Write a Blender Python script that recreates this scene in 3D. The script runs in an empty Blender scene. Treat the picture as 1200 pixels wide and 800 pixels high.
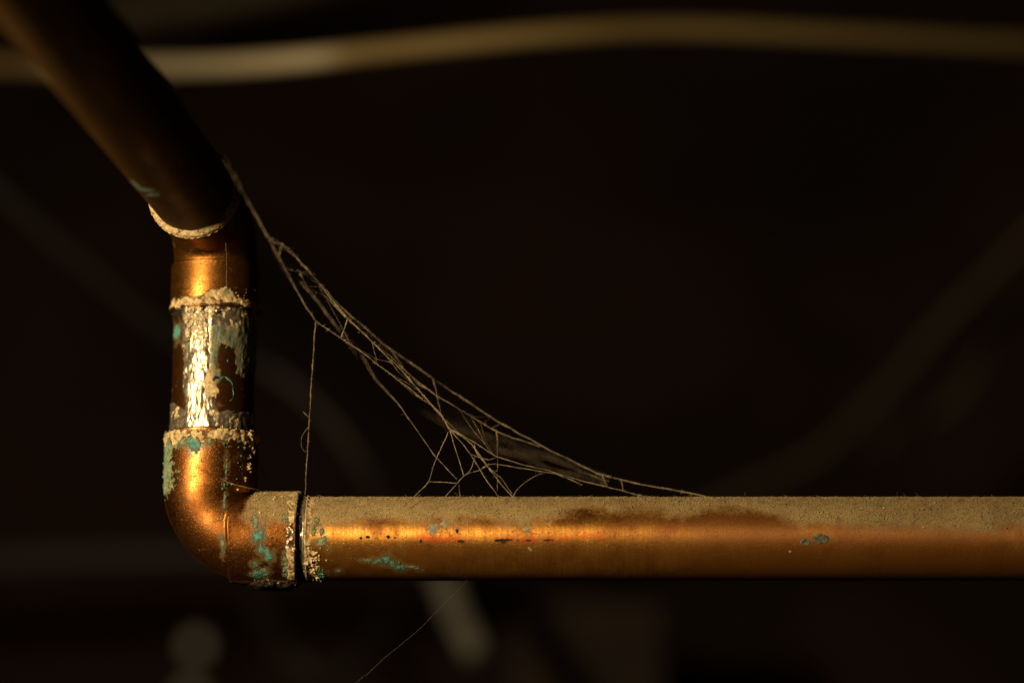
import bpy, math, random
import numpy as np
from mathutils import Vector, Matrix

random.seed(7)
rng = np.random.default_rng(11)
scene = bpy.context.scene
COL = scene.collection

# ------------------------------------------------------------------ camera
PITCH = math.radians(11.0)
LENS, FOCUS, FSTOP = 92.6, 0.697, 4.2
DP = 1200.0 * LENS / 36.0                       # focal length in photo pixels
CAM = np.array([0.0, 0.0, 1.2])
RIGHT = np.array([1.0, 0.0, 0.0])
FWD = np.array([0.0, math.cos(PITCH), math.sin(PITCH)])
UPV = np.array([0.0, -math.sin(PITCH), math.cos(PITCH)])
cd = bpy.data.cameras.new('camera')
cam = bpy.data.objects.new('camera', cd)
COL.objects.link(cam)
cam.location = CAM
cam.rotation_euler = (math.pi / 2 + PITCH, 0, 0)
cd.lens, cd.sensor_width, cd.sensor_fit = LENS, 36.0, 'HORIZONTAL'
cd.clip_start, cd.clip_end = 0.02, 60.0
cd.dof.use_dof = True
cd.dof.focus_distance = FOCUS
cd.dof.aperture_fstop = FSTOP
scene.camera = cam

# ------------------------------------------------------------------ world (an unlit crawl space)
world = bpy.data.worlds.new('World')
scene.world = world
world.use_nodes = True
bg = world.node_tree.nodes['Background']
bg.inputs[0].default_value = (1.0, 0.62, 0.35, 1)
bg.inputs[1].default_value = 0.0009

# ------------------------------------------------------------------ work lamp held to the left of the photographer
PIPE_R = 48.5 * 0.706 / DP
MM = 0.001
PX = 0.706 / DP                                  # one photo pixel at the pipe's distance
def cam_point(px, py, depth):
    return CAM + FWD * depth + RIGHT * (px - 600) * depth / DP + UPV * (400 - py) * depth / DP
K = cam_point(246, 631.5, 0.706)                 # where the level pipe and the riser meet
LAMP_AZ, LAMP_EL, LAMP_DIST = math.radians(35), math.radians(9), 0.43
lamp_pos = K + np.array([0.02, 0, 0.01]) + LAMP_DIST * np.array(
    [-math.sin(LAMP_AZ) * math.cos(LAMP_EL), -math.cos(LAMP_AZ) * math.cos(LAMP_EL), math.sin(LAMP_EL)])
ld = bpy.data.lights.new('work_lamp', 'AREA')
ld.shape = 'RECTANGLE'
ld.size, ld.size_y = 0.05, 0.085
ld.energy = 3.1
ld.color = (1.0, 0.80, 0.52)
lamp = bpy.data.objects.new('work_lamp', ld)
COL.objects.link(lamp)
lamp.location = lamp_pos
aim = Vector(K + np.array([0.06, 0, 0.03])) - Vector(lamp_pos)
lamp.rotation_euler = aim.to_track_quat('-Z', 'Y').to_euler()

scene.view_settings.view_transform = 'Standard'
scene.view_settings.look = 'None'
scene.view_settings.exposure = 0.0
scene.view_settings.gamma = 1.0
scene.view_settings.use_curve_mapping = False
scene.cycles.max_bounces = 6

# ------------------------------------------------------------------ numpy noise
_perm = np.random.default_rng(3).permutation(256)
_perm = np.concatenate([_perm, _perm, _perm])
_grad = np.random.default_rng(4).normal(size=(256, 3))
_grad /= np.linalg.norm(_grad, axis=1)[:, None]
def perlin(p):
    p = np.asarray(p, float)
    i = np.floor(p).astype(int); f = p - i
    u = f * f * f * (f * (f * 6 - 15) + 10)
    i &= 255
    out = 0
    for dx in (0, 1):
        for dy in (0, 1):
            for dz in (0, 1):
                h = _perm[_perm[_perm[(i[..., 0] + dx) & 255] + ((i[..., 1] + dy) & 255)] + ((i[..., 2] + dz) & 255)]
                g = _grad[h]
                d = g[..., 0] * (f[..., 0] - dx) + g[..., 1] * (f[..., 1] - dy) + g[..., 2] * (f[..., 2] - dz)
                w = (u[..., 0] if dx else 1 - u[..., 0]) * (u[..., 1] if dy else 1 - u[..., 1]) * (u[..., 2] if dz else 1 - u[..., 2])
                out = out + w * d
    return out * 1.6
def fbm(p, scale_px, octaves=4, seed=0.0, gain=0.5):
    """scale_px: size of the largest feature in photo pixels"""
    q = np.asarray(p) / (scale_px * PX) + seed * 17.31
    a, s, t = 1.0, 0.0, 0.0
    for o in range(octaves):
        s = s + a * perlin(q); t += a
        a *= gain; q = q * 2.03 + 5.7
    return s / t
def sstep(a, b, x):
    t = np.clip((x - a) / (b - a), 0, 1)
    return t * t * (3 - 2 * t)
def project(p):
    q = np.asarray(p) - CAM
    z = q @ FWD
    return 600 + (q @ RIGHT) / z * DP, 400 - (q @ UPV) / z * DP, z

# ------------------------------------------------------------------ mesh helpers
def link_mesh(name, V, quads, mat, parent=None, attrs=None, smooth=True):
    me = bpy.data.meshes.new(name)
    V = np.ascontiguousarray(V, dtype=np.float32).reshape(-1, 3)
    F = np.ascontiguousarray(quads, dtype=np.int32)
    k = F.shape[1]
    me.vertices.add(len(V)); me.vertices.foreach_set('co', V.ravel())
    me.loops.add(F.size); me.loops.foreach_set('vertex_index', F.ravel())
    me.polygons.add(len(F))
    me.polygons.foreach_set('loop_start', np.arange(0, F.size, k, dtype=np.int32))
    me.polygons.foreach_set('loop_total', np.full(len(F), k, dtype=np.int32))
    me.polygons.foreach_set('use_smooth', np.full(len(F), smooth, dtype=bool))
    for n, a in (attrs or {}).items():
        at = me.attributes.new(n, 'FLOAT', 'POINT')
        at.data.foreach_set('value', np.ascontiguousarray(a, dtype=np.float32).ravel())
    me.update(); me.validate()
    me.materials.append(mat)
    o = bpy.data.objects.new(name, me)
    COL.objects.link(o)
    if parent is not None:
        o.parent = parent
        o.matrix_parent_inverse = Matrix.Translation(-parent.location)
    return o
def empty(name, loc, label, category, group=None):
    o = bpy.data.objects.new(name, None)
    o.empty_display_size = 0.01
    o.location = loc
    COL.objects.link(o)
    o['label'] = label; o['category'] = category
    if group: o['group'] = group
    return o
def tag(o, label, category=None, group=None, kind=None):
    if label: o['label'] = label
    if category: o['category'] = category
    if group: o['group'] = group
    if kind: o['kind'] = kind
    return o
def grid_quads(ns, nt, closed):
    i = np.arange(ns - 1)[:, None]; j = np.arange(nt if closed else nt - 1)[None, :]
    j2 = (j + 1) % nt
    a = i * nt + j; b = i * nt + j2; c = (i + 1) * nt + j2; d = (i + 1) * nt + j
    return np.stack([a + 0 * b, b, c, d], -1).reshape(-1, 4)
def compact(V, F, attrs):
    used = np.unique(F)
    m = np.full(len(V), -1, dtype=np.int64); m[used] = np.arange(len(used))
    return V[used], m[F], {k: a[used] for k, a in attrs.items()}

# ------------------------------------------------------------------ swept surfaces: (s, theta) -> point, normal
def unit(v):
    v = np.asarray(v, float)
    return v / np.linalg.norm(v)
class Tube:
    """straight tube from point O along unit axis a; theta 0 looks along u"""
    def __init__(self, O, a, length, radius, u):
        self.O, self.a, self.L = np.asarray(O, float), unit(a), length
        u = np.asarray(u, float); self.u = unit(u - self.a * (u @ self.a)); self.w = np.cross(self.a, self.u)
        self.radius = radius
    def eval(self, s, t):
        n = np.cos(t)[..., None] * self.u + np.sin(t)[..., None] * self.w
        c = self.O + s[..., None] * self.a
        r = self.radius(s, t) if callable(self.radius) else self.radius
        r = np.broadcast_to(r, s.shape)
        return c + n * r[..., None], n
class Bend:
    """elbow: mouth 1 at corner + e1*L1, arc of tangent length T, mouth 2 at corner + e2*L2"""
    def __init__(self, corner, e1, L1, e2, L2, T, radius):
        self.c = np.asarray(corner, float); self.e1, self.e2 = unit(e1), unit(e2)
        cosang = self.e1 @ self.e2
        self.turn = math.pi - math.acos(cosang)
        self.R = T / math.tan(self.turn / 2)
        self.s1 = L1 - T; self.s2 = self.s1 + self.R * self.turn; self.L = self.s2 + (L2 - T)
        self.L1, self.T = L1, T
        self.b = unit(np.cross(-self.e1, self.e2))
        self.cen = self.c + self.e1 * T + np.cross(self.b, -self.e1) * self.R
        self.radius = radius
    def frame(self, s):
        s = np.asarray(s, float)
        phi = np.clip((s - self.s1) / self.R, 0, self.turn)
        t0 = -self.e1; n0 = np.cross(self.b, t0)           # n0 points to the bend centre
        t = np.cos(phi)[..., None] * t0 + np.sin(phi)[..., None] * n0
        n = -np.sin(phi)[..., None] * t0 + np.cos(phi)[..., None] * n0
        c = self.cen - n * self.R
        c = c + t0 * np.minimum(s - self.s1, 0)[..., None] + self.e2 * np.maximum(s - self.s2, 0)[..., None]
        return c, t, n, phi
    def eval(self, s, t):
        c, tt, n, phi = self.frame(s)
        rad = np.cos(t)[..., None] * n + np.sin(t)[..., None] * self.b
        r = np.broadcast_to(self.radius(s, t), s.shape)
        return c + rad * r[..., None], rad

LOOK = []                                         # coarse visible samples for finding a surface spot
def sample_surf(surf, s0, s1, ds, dt_px, radius, extra=None, register=True, name=None):
    ns = max(2, int(round((s1 - s0) / ds)) + 1)
    nt = int(round(2 * math.pi * radius / (dt_px * PX)))
    s = np.linspace(s0, s1, ns); t = np.arange(nt) * 2 * math.pi / nt
    S, T = np.meshgrid(s, t, indexing='ij')
    V, N = surf.eval(S, T)
    return S, T, V, N
def register(surf, S, T, V, N, step=2):
    V2, N2, S2, T2 = V[::step, ::step], N[::step, ::step], S[::step, ::step], T[::step, ::step]
    view = CAM - V2
    front = (N2 * view).sum(-1) > 0.0
    px, py, z = project(V2)
    LOOK.append((surf, px[front], py[front], z[front], S2[front], T2[front]))
def find(px, py, only=None):
    best = None
    for (surf, X, Y, Z, S, T) in LOOK:
        if only is not None and surf is not only: continue
        d = (X - px) ** 2 + (Y - py) ** 2
        i = int(np.argmin(d + (Z - 0.7) * 40))
        if best is None or d[i] < best[0] - 6 or (d[i] < best[0] + 6 and Z[i] < best[4] - 0.002):
            best = (d[i], surf, S[i], T[i], Z[i])
    return best[1], best[2], best[3]

# ------------------------------------------------------------------ materials
def new_mat(name):
    m = bpy.data.materials.new(name); m.use_nodes = True
    nt = m.node_tree
    for n in list(nt.nodes): nt.nodes.remove(n)
    out = nt.nodes.new('ShaderNodeOutputMaterial')
    b = nt.nodes.new('ShaderNodeBsdfPrincipled')
    nt.links.new(b.outputs[0], out.inputs[0])
    return m, nt, b
class G:
    """small node-graph helper"""
    def __init__(self, nt): self.nt = nt
    def put(self, sock, v):
        if isinstance(v, bpy.types.NodeSocket): self.nt.links.new(v, sock)
        elif isinstance(v, (tuple, list)): sock.default_value = (*v, 1) if len(v) == 3 and sock.type == 'RGBA' else v
        else: sock.default_value = v
    def attr(self, name):
        n = self.nt.nodes.new('ShaderNodeAttribute'); n.attribute_name = name
        return n.outputs['Fac']
    def coord(self, scale=(1, 1, 1)):
        t = self.nt.nodes.new('ShaderNodeTexCoord'); m = self.nt.nodes.new('ShaderNodeMapping')
        self.nt.links.new(t.outputs['Object'], m.inputs[0]); m.inputs['Scale'].default_value = scale
        return m.outputs[0]
    def noise(self, vec, scale, detail=4, rough=0.6, dist=0.0):
        n = self.nt.nodes.new('ShaderNodeTexNoise')
        self.put(n.inputs['Vector'], vec); n.inputs['Scale'].default_value = scale
        n.inputs['Detail'].default_value = detail; n.inputs['Roughness'].default_value = rough
        n.inputs['Distortion'].default_value = dist
        return n.outputs['Fac']
    def math(self, op, a, b=None, clamp=False):
        n = self.nt.nodes.new('ShaderNodeMath'); n.operation = op; n.use_clamp = clamp
        self.put(n.inputs[0], a)
        if b is not None: self.put(n.inputs[1], b)
        return n.outputs[0]
    def ramp(self, x, lo, hi, a=0.0, b=1.0):
        n = self.nt.nodes.new('ShaderNodeMapRange'); n.interpolation_type = 'SMOOTHSTEP'
        self.put(n.inputs[0], x)
        n.inputs[1].default_value, n.inputs[2].default_value = lo, hi
        n.inputs[3].default_value, n.inputs[4].default_value = a, b
        return n.outputs[0]
    def mix(self, f, a, b):
        n = self.nt.nodes.new('ShaderNodeMix'); n.data_type = 'RGBA'
        self.put(n.inputs[0], f); self.put(n.inputs[6], a); self.put(n.inputs[7], b)
        return n.outputs[2]
    def fmix(self, f, a, b):
        n = self.nt.nodes.new('ShaderNodeMix'); n.data_type = 'FLOAT'
        self.put(n.inputs[0], f); self.put(n.inputs[2], a); self.put(n.inputs[3], b)
        return n.outputs[0]
    def bump(self, h, dist, strength=1.0, normal=None):
        n = self.nt.nodes.new('ShaderNodeBump')
        n.inputs['Strength'].default_value = strength; n.inputs['Distance'].default_value = dist
        self.put(n.inputs['Height'], h)
        if normal is not None: self.put(n.inputs['Normal'], normal)
        return n.outputs[0]

DUST = (0.36, 0.252, 0.100)
def copper_material(name, axis, bright=1.0, rough=0.27, aniso=0.6, grime=0.5, film=0.45, gold=1.0, oxide=(0.22, 0.088, 0.013), dull=0.22, relief=0.00005):
    m, nt, b = new_mat(name); g = G(nt)
    flat = (1, 1, 1)
    fine = [90, 90, 90]; fine[axis] = 2600         # hoop-wise draw marks
    co = g.coord(); cs = g.coord(tuple(fine))
    streak = g.noise(cs, 1.0, 3, 0.6)
    blot = g.noise(co, 130, 5, 0.62, 0.3)
    spot = g.noise(co, 900, 3, 0.6)
    big = g.noise(co, 28, 3, 0.5)
    c = g.mix(g.ramp(blot, 0.30, 0.72), (0.30 * bright, 0.105 * bright, 0.020 * bright), (0.74 * bright, 0.300 * bright * gold, 0.066 * bright / gold))
    c = g.mix(g.math('MULTIPLY', g.ramp(streak, 0.35, 0.70), 0.55), c, (0.30 * bright, 0.115 * bright, 0.022 * bright))
    c = g.mix(g.math('MULTIPLY', g.ramp(spot, 0.50, 0.70), g.math('MULTIPLY', g.ramp(blot, 0.62, 0.40), grime)), c, (0.075, 0.034, 0.010))
    pit = g.noise(co, 2300, 3, 0.65)
    pitm = g.math('MULTIPLY', g.ramp(pit, 0.55, 0.68), g.math('MULTIPLY', g.ramp(g.noise(co, 210, 4, 0.65), 0.42, 0.62), grime))
    c = g.mix(pitm, c, (0.045, 0.022, 0.008))
    c = g.mix(g.math('MULTIPLY', g.ramp(g.math('ADD', g.attr('red'), g.math('MULTIPLY', g.math('SUBTRACT', spot, 0.5), 0.9)), 0.30, 0.75), 0.75), c, (0.50, 0.085, 0.022))
    dark = g.ramp(g.math('ADD', g.attr('dark'), g.math('MULTIPLY', g.math('SUBTRACT', spot, 0.5), 0.7)), 0.4, 0.6)
    c = g.mix(dark, c, (0.020, 0.013, 0.007))
    # tarnish: dull brown oxide film; on the level pipe also a painted fade of light
    tarn_shade = g.math('MULTIPLY', g.attr('tarnish_shade'), g.ramp(big, 0.15, 0.6, 0.55, 1.0))
    c = g.mix(tarn_shade, c, oxide)
    gs = g.math('MULTIPLY', g.ramp(g.math('ADD', g.attr('green'), g.math('MULTIPLY', g.math('SUBTRACT', pit, 0.5), 0.9)), 0.25, 0.8), 0.85)
    c = g.mix(gs, c, (0.075, 0.085, 0.032))
    dn = g.math('MULTIPLY', g.math('SUBTRACT', g.noise(co, 1500, 3, 0.7), 0.5), 0.8)
    d = g.ramp(g.math('ADD', g.attr('dust'), dn), 0.10, 0.95)
    dcol = g.mix(g.noise(co, 700, 3, 0.7), (DUST[0] * 0.86, DUST[1] * 0.85, DUST[2] * 0.84), (DUST[0] * 1.14, DUST[1] * 1.14, DUST[2] * 1.14))
    dcol = g.mix(g.math('MULTIPLY', g.ramp(g.noise(co, 75, 4, 0.6), 0.40, 0.66), 0.55), dcol, (DUST[0] * 0.62, DUST[1] * 0.56, DUST[2] * 0.55))
    c = g.mix(d, c, dcol)
    g.put(b.inputs['Base Color'], c)
    metal = g.math('MULTIPLY', g.math('SUBTRACT', 1.0, d), g.math('MULTIPLY', g.math('SUBTRACT', 1.0, gs), g.fmix(dark, g.fmix(tarn_shade, 1.0, 1.0 - film), 0.0)))
    g.put(b.inputs['Metallic'], metal)
    r = g.fmix(g.ramp(blot, 0.3, 0.75), rough + 0.14, rough - 0.03)
    r = g.fmix(tarn_shade, r, rough + dull)
    r = g.math('ADD', r, g.math('MULTIPLY', g.math('SUBTRACT', streak, 0.5), 0.18))
    r = g.math('ADD', r, g.math('MULTIPLY', g.ramp(pit, 0.5, 0.7), 0.18 * grime))
    r = g.fmix(g.math('MAXIMUM', d, dark), r, 0.95)
    g.put(b.inputs['Roughness'], r)
    g.put(b.inputs['Specular IOR Level'], g.fmix(g.math('MAXIMUM', d, dark), 0.5, 0.06))
    if aniso:
        tg = nt.nodes.new('ShaderNodeTangent'); tg.direction_type = 'RADIAL'; tg.axis = 'XYZ'[axis]
        nt.links.new(tg.outputs[0], b.inputs['Tangent'])
        b.inputs['Anisotropic'].default_value = aniso
        b.inputs['Anisotropic Rotation'].default_value = 0.25
    h = g.math('ADD', g.math('MULTIPLY', streak, 0.25), g.math('MULTIPLY', spot, 0.7))
    h = g.math('SUBTRACT', h, g.math('MULTIPLY', g.ramp(pit, 0.52, 0.68), 0.6 * grime))
    h = g.math('ADD', h, g.math('MULTIPLY', g.noise(co, 2600, 3, 0.7), g.math('MULTIPLY', d, 1.4)))
    g.put(b.inputs['Normal'], g.bump(h, relief))
    return m
def solder_material(name):
    """bright tin solder, pale flux crust, black flux residue and a green tint, mixed by what is on the spot"""
    m, nt, b = new_mat(name); g = G(nt)
    co = g.coord()
    n1 = g.noise(co, 900, 4, 0.65); n2 = g.noise(co, 2600, 3, 0.7); n3 = g.noise(co, 300, 3, 0.6)
    tin = g.mix(g.ramp(n1, 0.3, 0.7), (0.19, 0.14, 0.075), (0.42, 0.335, 0.205))
    tin = g.mix(g.ramp(n2, 0.66, 0.80), tin, (0.09, 0.06, 0.03))
    crustc = g.mix(g.ramp(n1, 0.3, 0.7), (0.33, 0.20, 0.06), (0.70, 0.52, 0.24))
    crustc = g.mix(g.ramp(n2, 0.54, 0.70), crustc, (0.10, 0.05, 0.014))
    j = g.math('MULTIPLY', g.math('SUBTRACT', n1, 0.5), 0.9)
    cr = g.ramp(g.math('ADD', g.attr('crust'), j), 0.4, 0.6)
    dk = g.ramp(g.math('ADD', g.attr('dark'), g.math('MULTIPLY', j, 0.7)), 0.42, 0.62)
    gr = g.ramp(g.math('ADD', g.attr('green'), j), 0.35, 0.8)
    c = g.mix(cr, tin, crustc)
    c = g.mix(g.math('MULTIPLY', gr, g.ramp(n1, 0.35, 0.65, 0.35, 0.95)), c, (0.055, 0.095, 0.05))
    c = g.mix(dk, c, (0.022, 0.015, 0.008))
    g.put(b.inputs['Base Color'], c)
    nonmetal = g.math('MAXIMUM', g.math('MAXIMUM', cr, dk), g.math('MULTIPLY', gr, 0.7))
    thn = g.ramp(g.math('ADD', g.attr('thick'), g.math('MULTIPLY', g.math('SUBTRACT', n1, 0.5), 1.0)), 0.12, 0.62)
    c = g.mix(thn, (0.13, 0.060, 0.016), c)
    g.put(b.inputs['Base Color'], c)
    g.put(b.inputs['Metallic'], g.math('MULTIPLY', g.math('SUBTRACT', 1.0, nonmetal, True), 0.72))
    g.put(b.inputs['Roughness'], g.fmix(nonmetal, g.ramp(n1, 0.2, 0.8, 0.20, 0.42), 0.78))
    g.put(b.inputs['Specular IOR Level'], g.fmix(dk, 0.4, 0.08))
    hb = g.math('ADD', n1, g.math('MULTIPLY', n2, 0.5))
    g.put(b.inputs['Normal'], g.bump(g.math('MULTIPLY', hb, g.fmix(nonmetal, 0.22, 0.9)), 0.00020, 0.9))
    return m
def verdigris_material(name, pale, stain=True):
    m, nt, b = new_mat(name); g = G(nt)
    co = g.coord()
    n1 = g.noise(co, 1100, 4, 0.65); n2 = g.noise(co, 3000, 3, 0.7)
    a, z = ((0.028, 0.13, 0.078), (0.11, 0.32, 0.205)) if not pale else ((0.065, 0.115, 0.05), (0.25, 0.30, 0.145))
    c = g.mix(g.ramp(n1, 0.3, 0.7), a, z)
    n3 = g.noise(co, 330, 3, 0.6)
    c = g.mix(g.math('MULTIPLY', g.ramp(n3, 0.45, 0.65), 0.6), c, (0.05, 0.22, 0.18) if not pale else (0.30, 0.27, 0.12))
    c = g.mix(g.ramp(n2, 0.62, 0.78), c, (0.48, 0.50, 0.28))
    c = g.mix(g.ramp(n2, 0.42, 0.30), c, (0.03, 0.09, 0.06))
    if stain:
        th = g.math('ADD', g.attr('thick'), g.math('MULTIPLY', g.math('SUBTRACT', n2, 0.5), 1.1))
        c = g.mix(g.ramp(th, 0.10, 0.55), (0.075, 0.062, 0.022), c)
    g.put(b.inputs['Base Color'], c)
    b.inputs['Roughness'].default_value = 0.8
    g.put(b.inputs['Normal'], g.bump(g.math('ADD', n1, n2), 0.0002, 0.8))
    return m
def plain_material(name, c0, c1, scale, rough=0.8, bump=0.0, metallic=0.0):
    m, nt, b = new_mat(name); g = G(nt)
    n = g.noise(g.coord(), scale, 5, 0.6)
    g.put(b.inputs['Base Color'], g.mix(g.ramp(n, 0.3, 0.7), c0, c1))
    b.inputs['Roughness'].default_value = rough
    b.inputs['Metallic'].default_value = metallic
    if bump: g.put(b.inputs['Normal'], g.bump(n, bump))
    return m
M_PIPE = copper_material('aged_copper_pipe', 0, 1.0, 0.43, 0.74, 0.6, 0.44, 1.16, (0.225, 0.078, 0.0095), 0.10)
M_RISER = copper_material('aged_copper_riser', 2, 0.5, 0.34, 0.3, 0.8, 0.10, 1.0, (0.12, 0.043, 0.008), 0.16, 0.00003)
M_UPPER = copper_material('dimmed_copper_pipe', 1, 0.27, 0.38, 0.0, 0.7, 0.12, 1.1, (0.085, 0.043, 0.012))  # tarnished copper, its colour darkened further to stand in for weaker lamp light
M_ELBOW = copper_material('aged_copper_elbow', 0, 0.88, 0.26, 0.0, 1.0, 0.06, 0.96, (0.185, 0.058, 0.009), 0.16, 0.00003)
M_ELBOW2 = copper_material('warm_copper_elbow', 2, 0.85, 0.29, 0.0, 1.0, 0.04, 1.05, (0.17, 0.064, 0.010), 0.16, 0.00003)
M_SOLDER = solder_material('solder_and_flux')
M_VERD = verdigris_material('verdigris', False)
M_VERDP = verdigris_material('pale_verdigris', True)
M_VCRUMB = verdigris_material('verdigris_specks', False, False)
M_GRAIN = plain_material('dust_grains', (DUST[0] * .8, DUST[1] * .8, DUST[2] * .75), (DUST[0] * 1.3, DUST[1] * 1.3, DUST[2] * 1.3), 420, 0.95)
M_CRUMB = plain_material('flux_crumb', (0.42, 0.28, 0.10), (0.74, 0.60, 0.33), 1500, 0.8)
M_TIN = plain_material('dull_tin_drop', (0.15, 0.115, 0.06), (0.36, 0.30, 0.18), 1500, 0.75, 0.0001, 0.0)
M_WEB = plain_material('dusty_silk', (0.10, 0.07, 0.032), (0.38, 0.275, 0.14), 420, 0.9)

# ------------------------------------------------------------------ the surfaces of the pipe run
RS, RB = 54.5 * PX, 51.0 * PX                     # socket and bend radius of the fittings
LV, LH = 124 * PX, 104 * PX                       # corner to mouth, upward and to the right
H_UP = 0.087
U = K + np.array([0, 0, H_UP])
az, el = math.radians(-7), math.radians(4)
DU = np.array([math.sin(az) * math.cos(el), -math.cos(az) * math.cos(el), math.sin(el)])
LU1, LU2 = 111 * PX, 0.0265
TB = 56 * PX
def mouth_lip(x, r):                              # x: distance from the rim into the fitting
    return r + 0.8 * PX * np.exp(-(x / (4 * PX)) ** 2)
def lower_radius(s, t):
    b = lower
    phi = np.clip((s - b.s1) / b.R, 0, b.turn)
    c, tt, n, _ = b.frame(s)
    x = c[..., 0] + np.cos(t) * n[..., 0] * RB                      # the pressed crease lies square to the level socket
    xs = (x - K[0]) / PX - 24 + 2.0 * np.sin(t * 2)
    step2 = sstep(-1.5, 2.0, xs) * sstep(0.70, 1.0, phi)
    step1 = sstep(-0.1, 0.55, phi + 0.15 * np.cos(t)) * (phi > 0)
    r = RS + (RB - RS) * step1 * (1 - step2)
    r = r + 0.35 * PX * np.exp(-((xs - 2.5) / 2.5) ** 2) * sstep(0.75, 1.05, phi)
    return mouth_lip(s, r) + 0.6 * PX * np.exp(-((b.L - s) / (4 * PX)) ** 2)
def upper_radius(s, t):
    b = upper
    phi = np.clip((s - b.s1) / b.R, 0, b.turn)
    mid = sstep(0.02, 0.12, phi) * (1 - sstep(b.turn - 0.12, b.turn - 0.02, phi))
    r = 52.5 * PX + (49.5 - 52.5) * PX * mid
    return mouth_lip(s, r) + 0.6 * PX * np.exp(-((b.L - s) / (4 * PX)) ** 2)
lower = Bend(K, (0, 0, 1), LV, (1, 0, 0), LH, TB, lower_radius)
upper = Bend(U, (0, 0, -1), LU1, DU, LU2, TB, upper_radius)
level = Tube(K + np.array([LH - 12 * PX, 0, 0]), (1, 0, 0), 0.300, PIPE_R, (0, -1, 0))
riser = Tube(K + np.array([0, 0, LV - 10 * PX]), (0, 0, 1), H_UP - LV - LU1 + 20 * PX, PIPE_R, (0, -1, 0))
coming = Tube(U + DU * (LU2 - 0.003), DU, 0.36, PIPE_R, (0, 0, -1))

run = empty('copper_pipe_run', K, 'dusty copper pipe run with two soldered elbows and green corrosion', 'pipe')

def radial_mask(px, py, cx, cy, rx, ry):
    return np.exp(-(((px - cx) / rx) ** 2 + ((py - cy) / ry) ** 2))
V_SPOTS = [  # surface, parent, x, y, rx, ry, height, raggedness, pale, tilt
    (lower, 228, 518, 8.5, 12, 2.6, 0.35, 0, 0), (lower, 213, 518, 7, 7, 1.8, 0.6, 1, 0),
    (lower, 264, 511, 6, 4, 1.6, 0.5, 0, 0), (lower, 246, 515, 3.5, 6, 1.5, 0.5, 1, 0),
    (lower, 303, 628, 6, 8, 2.0, 0.6, 0, 0.4), (lower, 300, 608, 4, 11, 1.4, 0.6, 1, 0),
    (lower, 315, 651, 5.5, 7, 2.0, 0.6, 0, 0), (lower, 307, 644, 4, 5.5, 1.6, 0.6, 0, -0.5),
    (lower, 299, 661, 3.5, 4, 1.6, 0.5, 0, 0), (lower, 302, 672, 7, 5, 2.0, 0.6, 0, 0),
    (lower, 312, 670, 5, 8, 1.6, 0.8, 1, -0.6), (lower, 261, 639, 2.6, 12, 1.0, 0.8, 1, 0),
    (lower, 334, 606, 5, 5, 1.3, 0.7, 1, 0), (lower, 336, 662, 5, 14, 1.5, 0.9, 1, 0),
    (lower, 266, 545, 1.5, 15, 1.2, 1.1, 1, 0.05), (lower, 263, 583, 1.6, 13, 1.2, 1.1, 1, 0),
    (riser, 207.5, 389, 4.5, 10, 3.0, 0.25, 0, 0.1),
    (level, 377, 635, 6, 5.5, 1.8, 0.5, 1, 0), (level, 377, 622, 2.5, 5, 1.4, 0.5, 1, 0),
    (level, 368, 621, 3, 7, 1.6, 0.5, 1, 0.2), (level, 372, 610, 3, 4, 1.4, 0.5, 1, 0),
    (level, 384, 644, 2.4, 2.4, 1.4, 0.4, 1, 0), (level, 397, 669, 4, 2.2, 1.2, 0.5, 1, 0),
    (level, 443, 657, 6, 3.5, 1.6, 0.6, 0, -0.4), (level, 453, 655.5, 5.5, 4.5, 1.9, 0.5, 0, 0.7),
    (level, 461, 661, 6, 3, 1.5, 0.6, 0, 0.8), (level, 469, 665, 6, 3.2, 1.8, 0.5, 0, 0),
    (level, 483, 664, 9, 1.8, 1.2, 0.9, 1, 0.05), (level, 490, 666.5, 6, 1.5, 1.2, 0.8, 1, 0.2),
    (level, 374, 672, 7, 3.5, 2.2, 0.6, 0, 0.6),
    (level, 430, 656, 8, 1.6, 0.9, 1.0, 1, 0.05),
    (level, 508, 619, 5.5, 6, 1.6, 0.5, 2, 0.4), (level, 521, 613.5, 4.5, 4.5, 1.3, 0.4, 2, 0),
    (level, 557, 603, 3.2, 1.5, 1.4, 0.4, 2, 0), (level, 618, 621, 3, 3, 1.2, 0.5, 2, 0),
    (level, 621, 643, 3, 2, 1.0, 0.5, 2, 0.9), (level, 926, 646, 2.2, 1.6, 1.4, 0.3, 2, 0),
    (coming, 161, 218, 11, 1.8, 1.0, 0.4, 0, 0.65), (coming, 175, 223, 12, 2.0, 1.0, 0.5, 0, 0.1), (coming, 180, 229, 9, 1.6, 0.9, 0.5, 0, 0.0),
]
def halo(surf, px, py, V, seed):
    """green-brown stain bled into the copper round each patch"""
    m = np.zeros(px.shape)
    for (sf, x, y, rx, ry, h, rag, pale, ang) in V_SPOTS:
        if sf is surf and pale < 2:
            m = np.maximum(m, radial_mask(px, py, x, y, rx * 1.5 + 3, ry * 1.5 + 3) * (0.95 - 0.25 * pale))
    return np.clip(m + m * 1.3 * fbm(V, 9, 4, seed), 0, 1)
# --- level pipe
S, T, V, N = sample_surf(level, 0, level.L, 1.5 * PX, 1.3, PIPE_R)
register(level, S, T, V, N)
px, py, z = project(V)
front = (N * (CAM - V)).sum(-1) > 0
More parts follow.
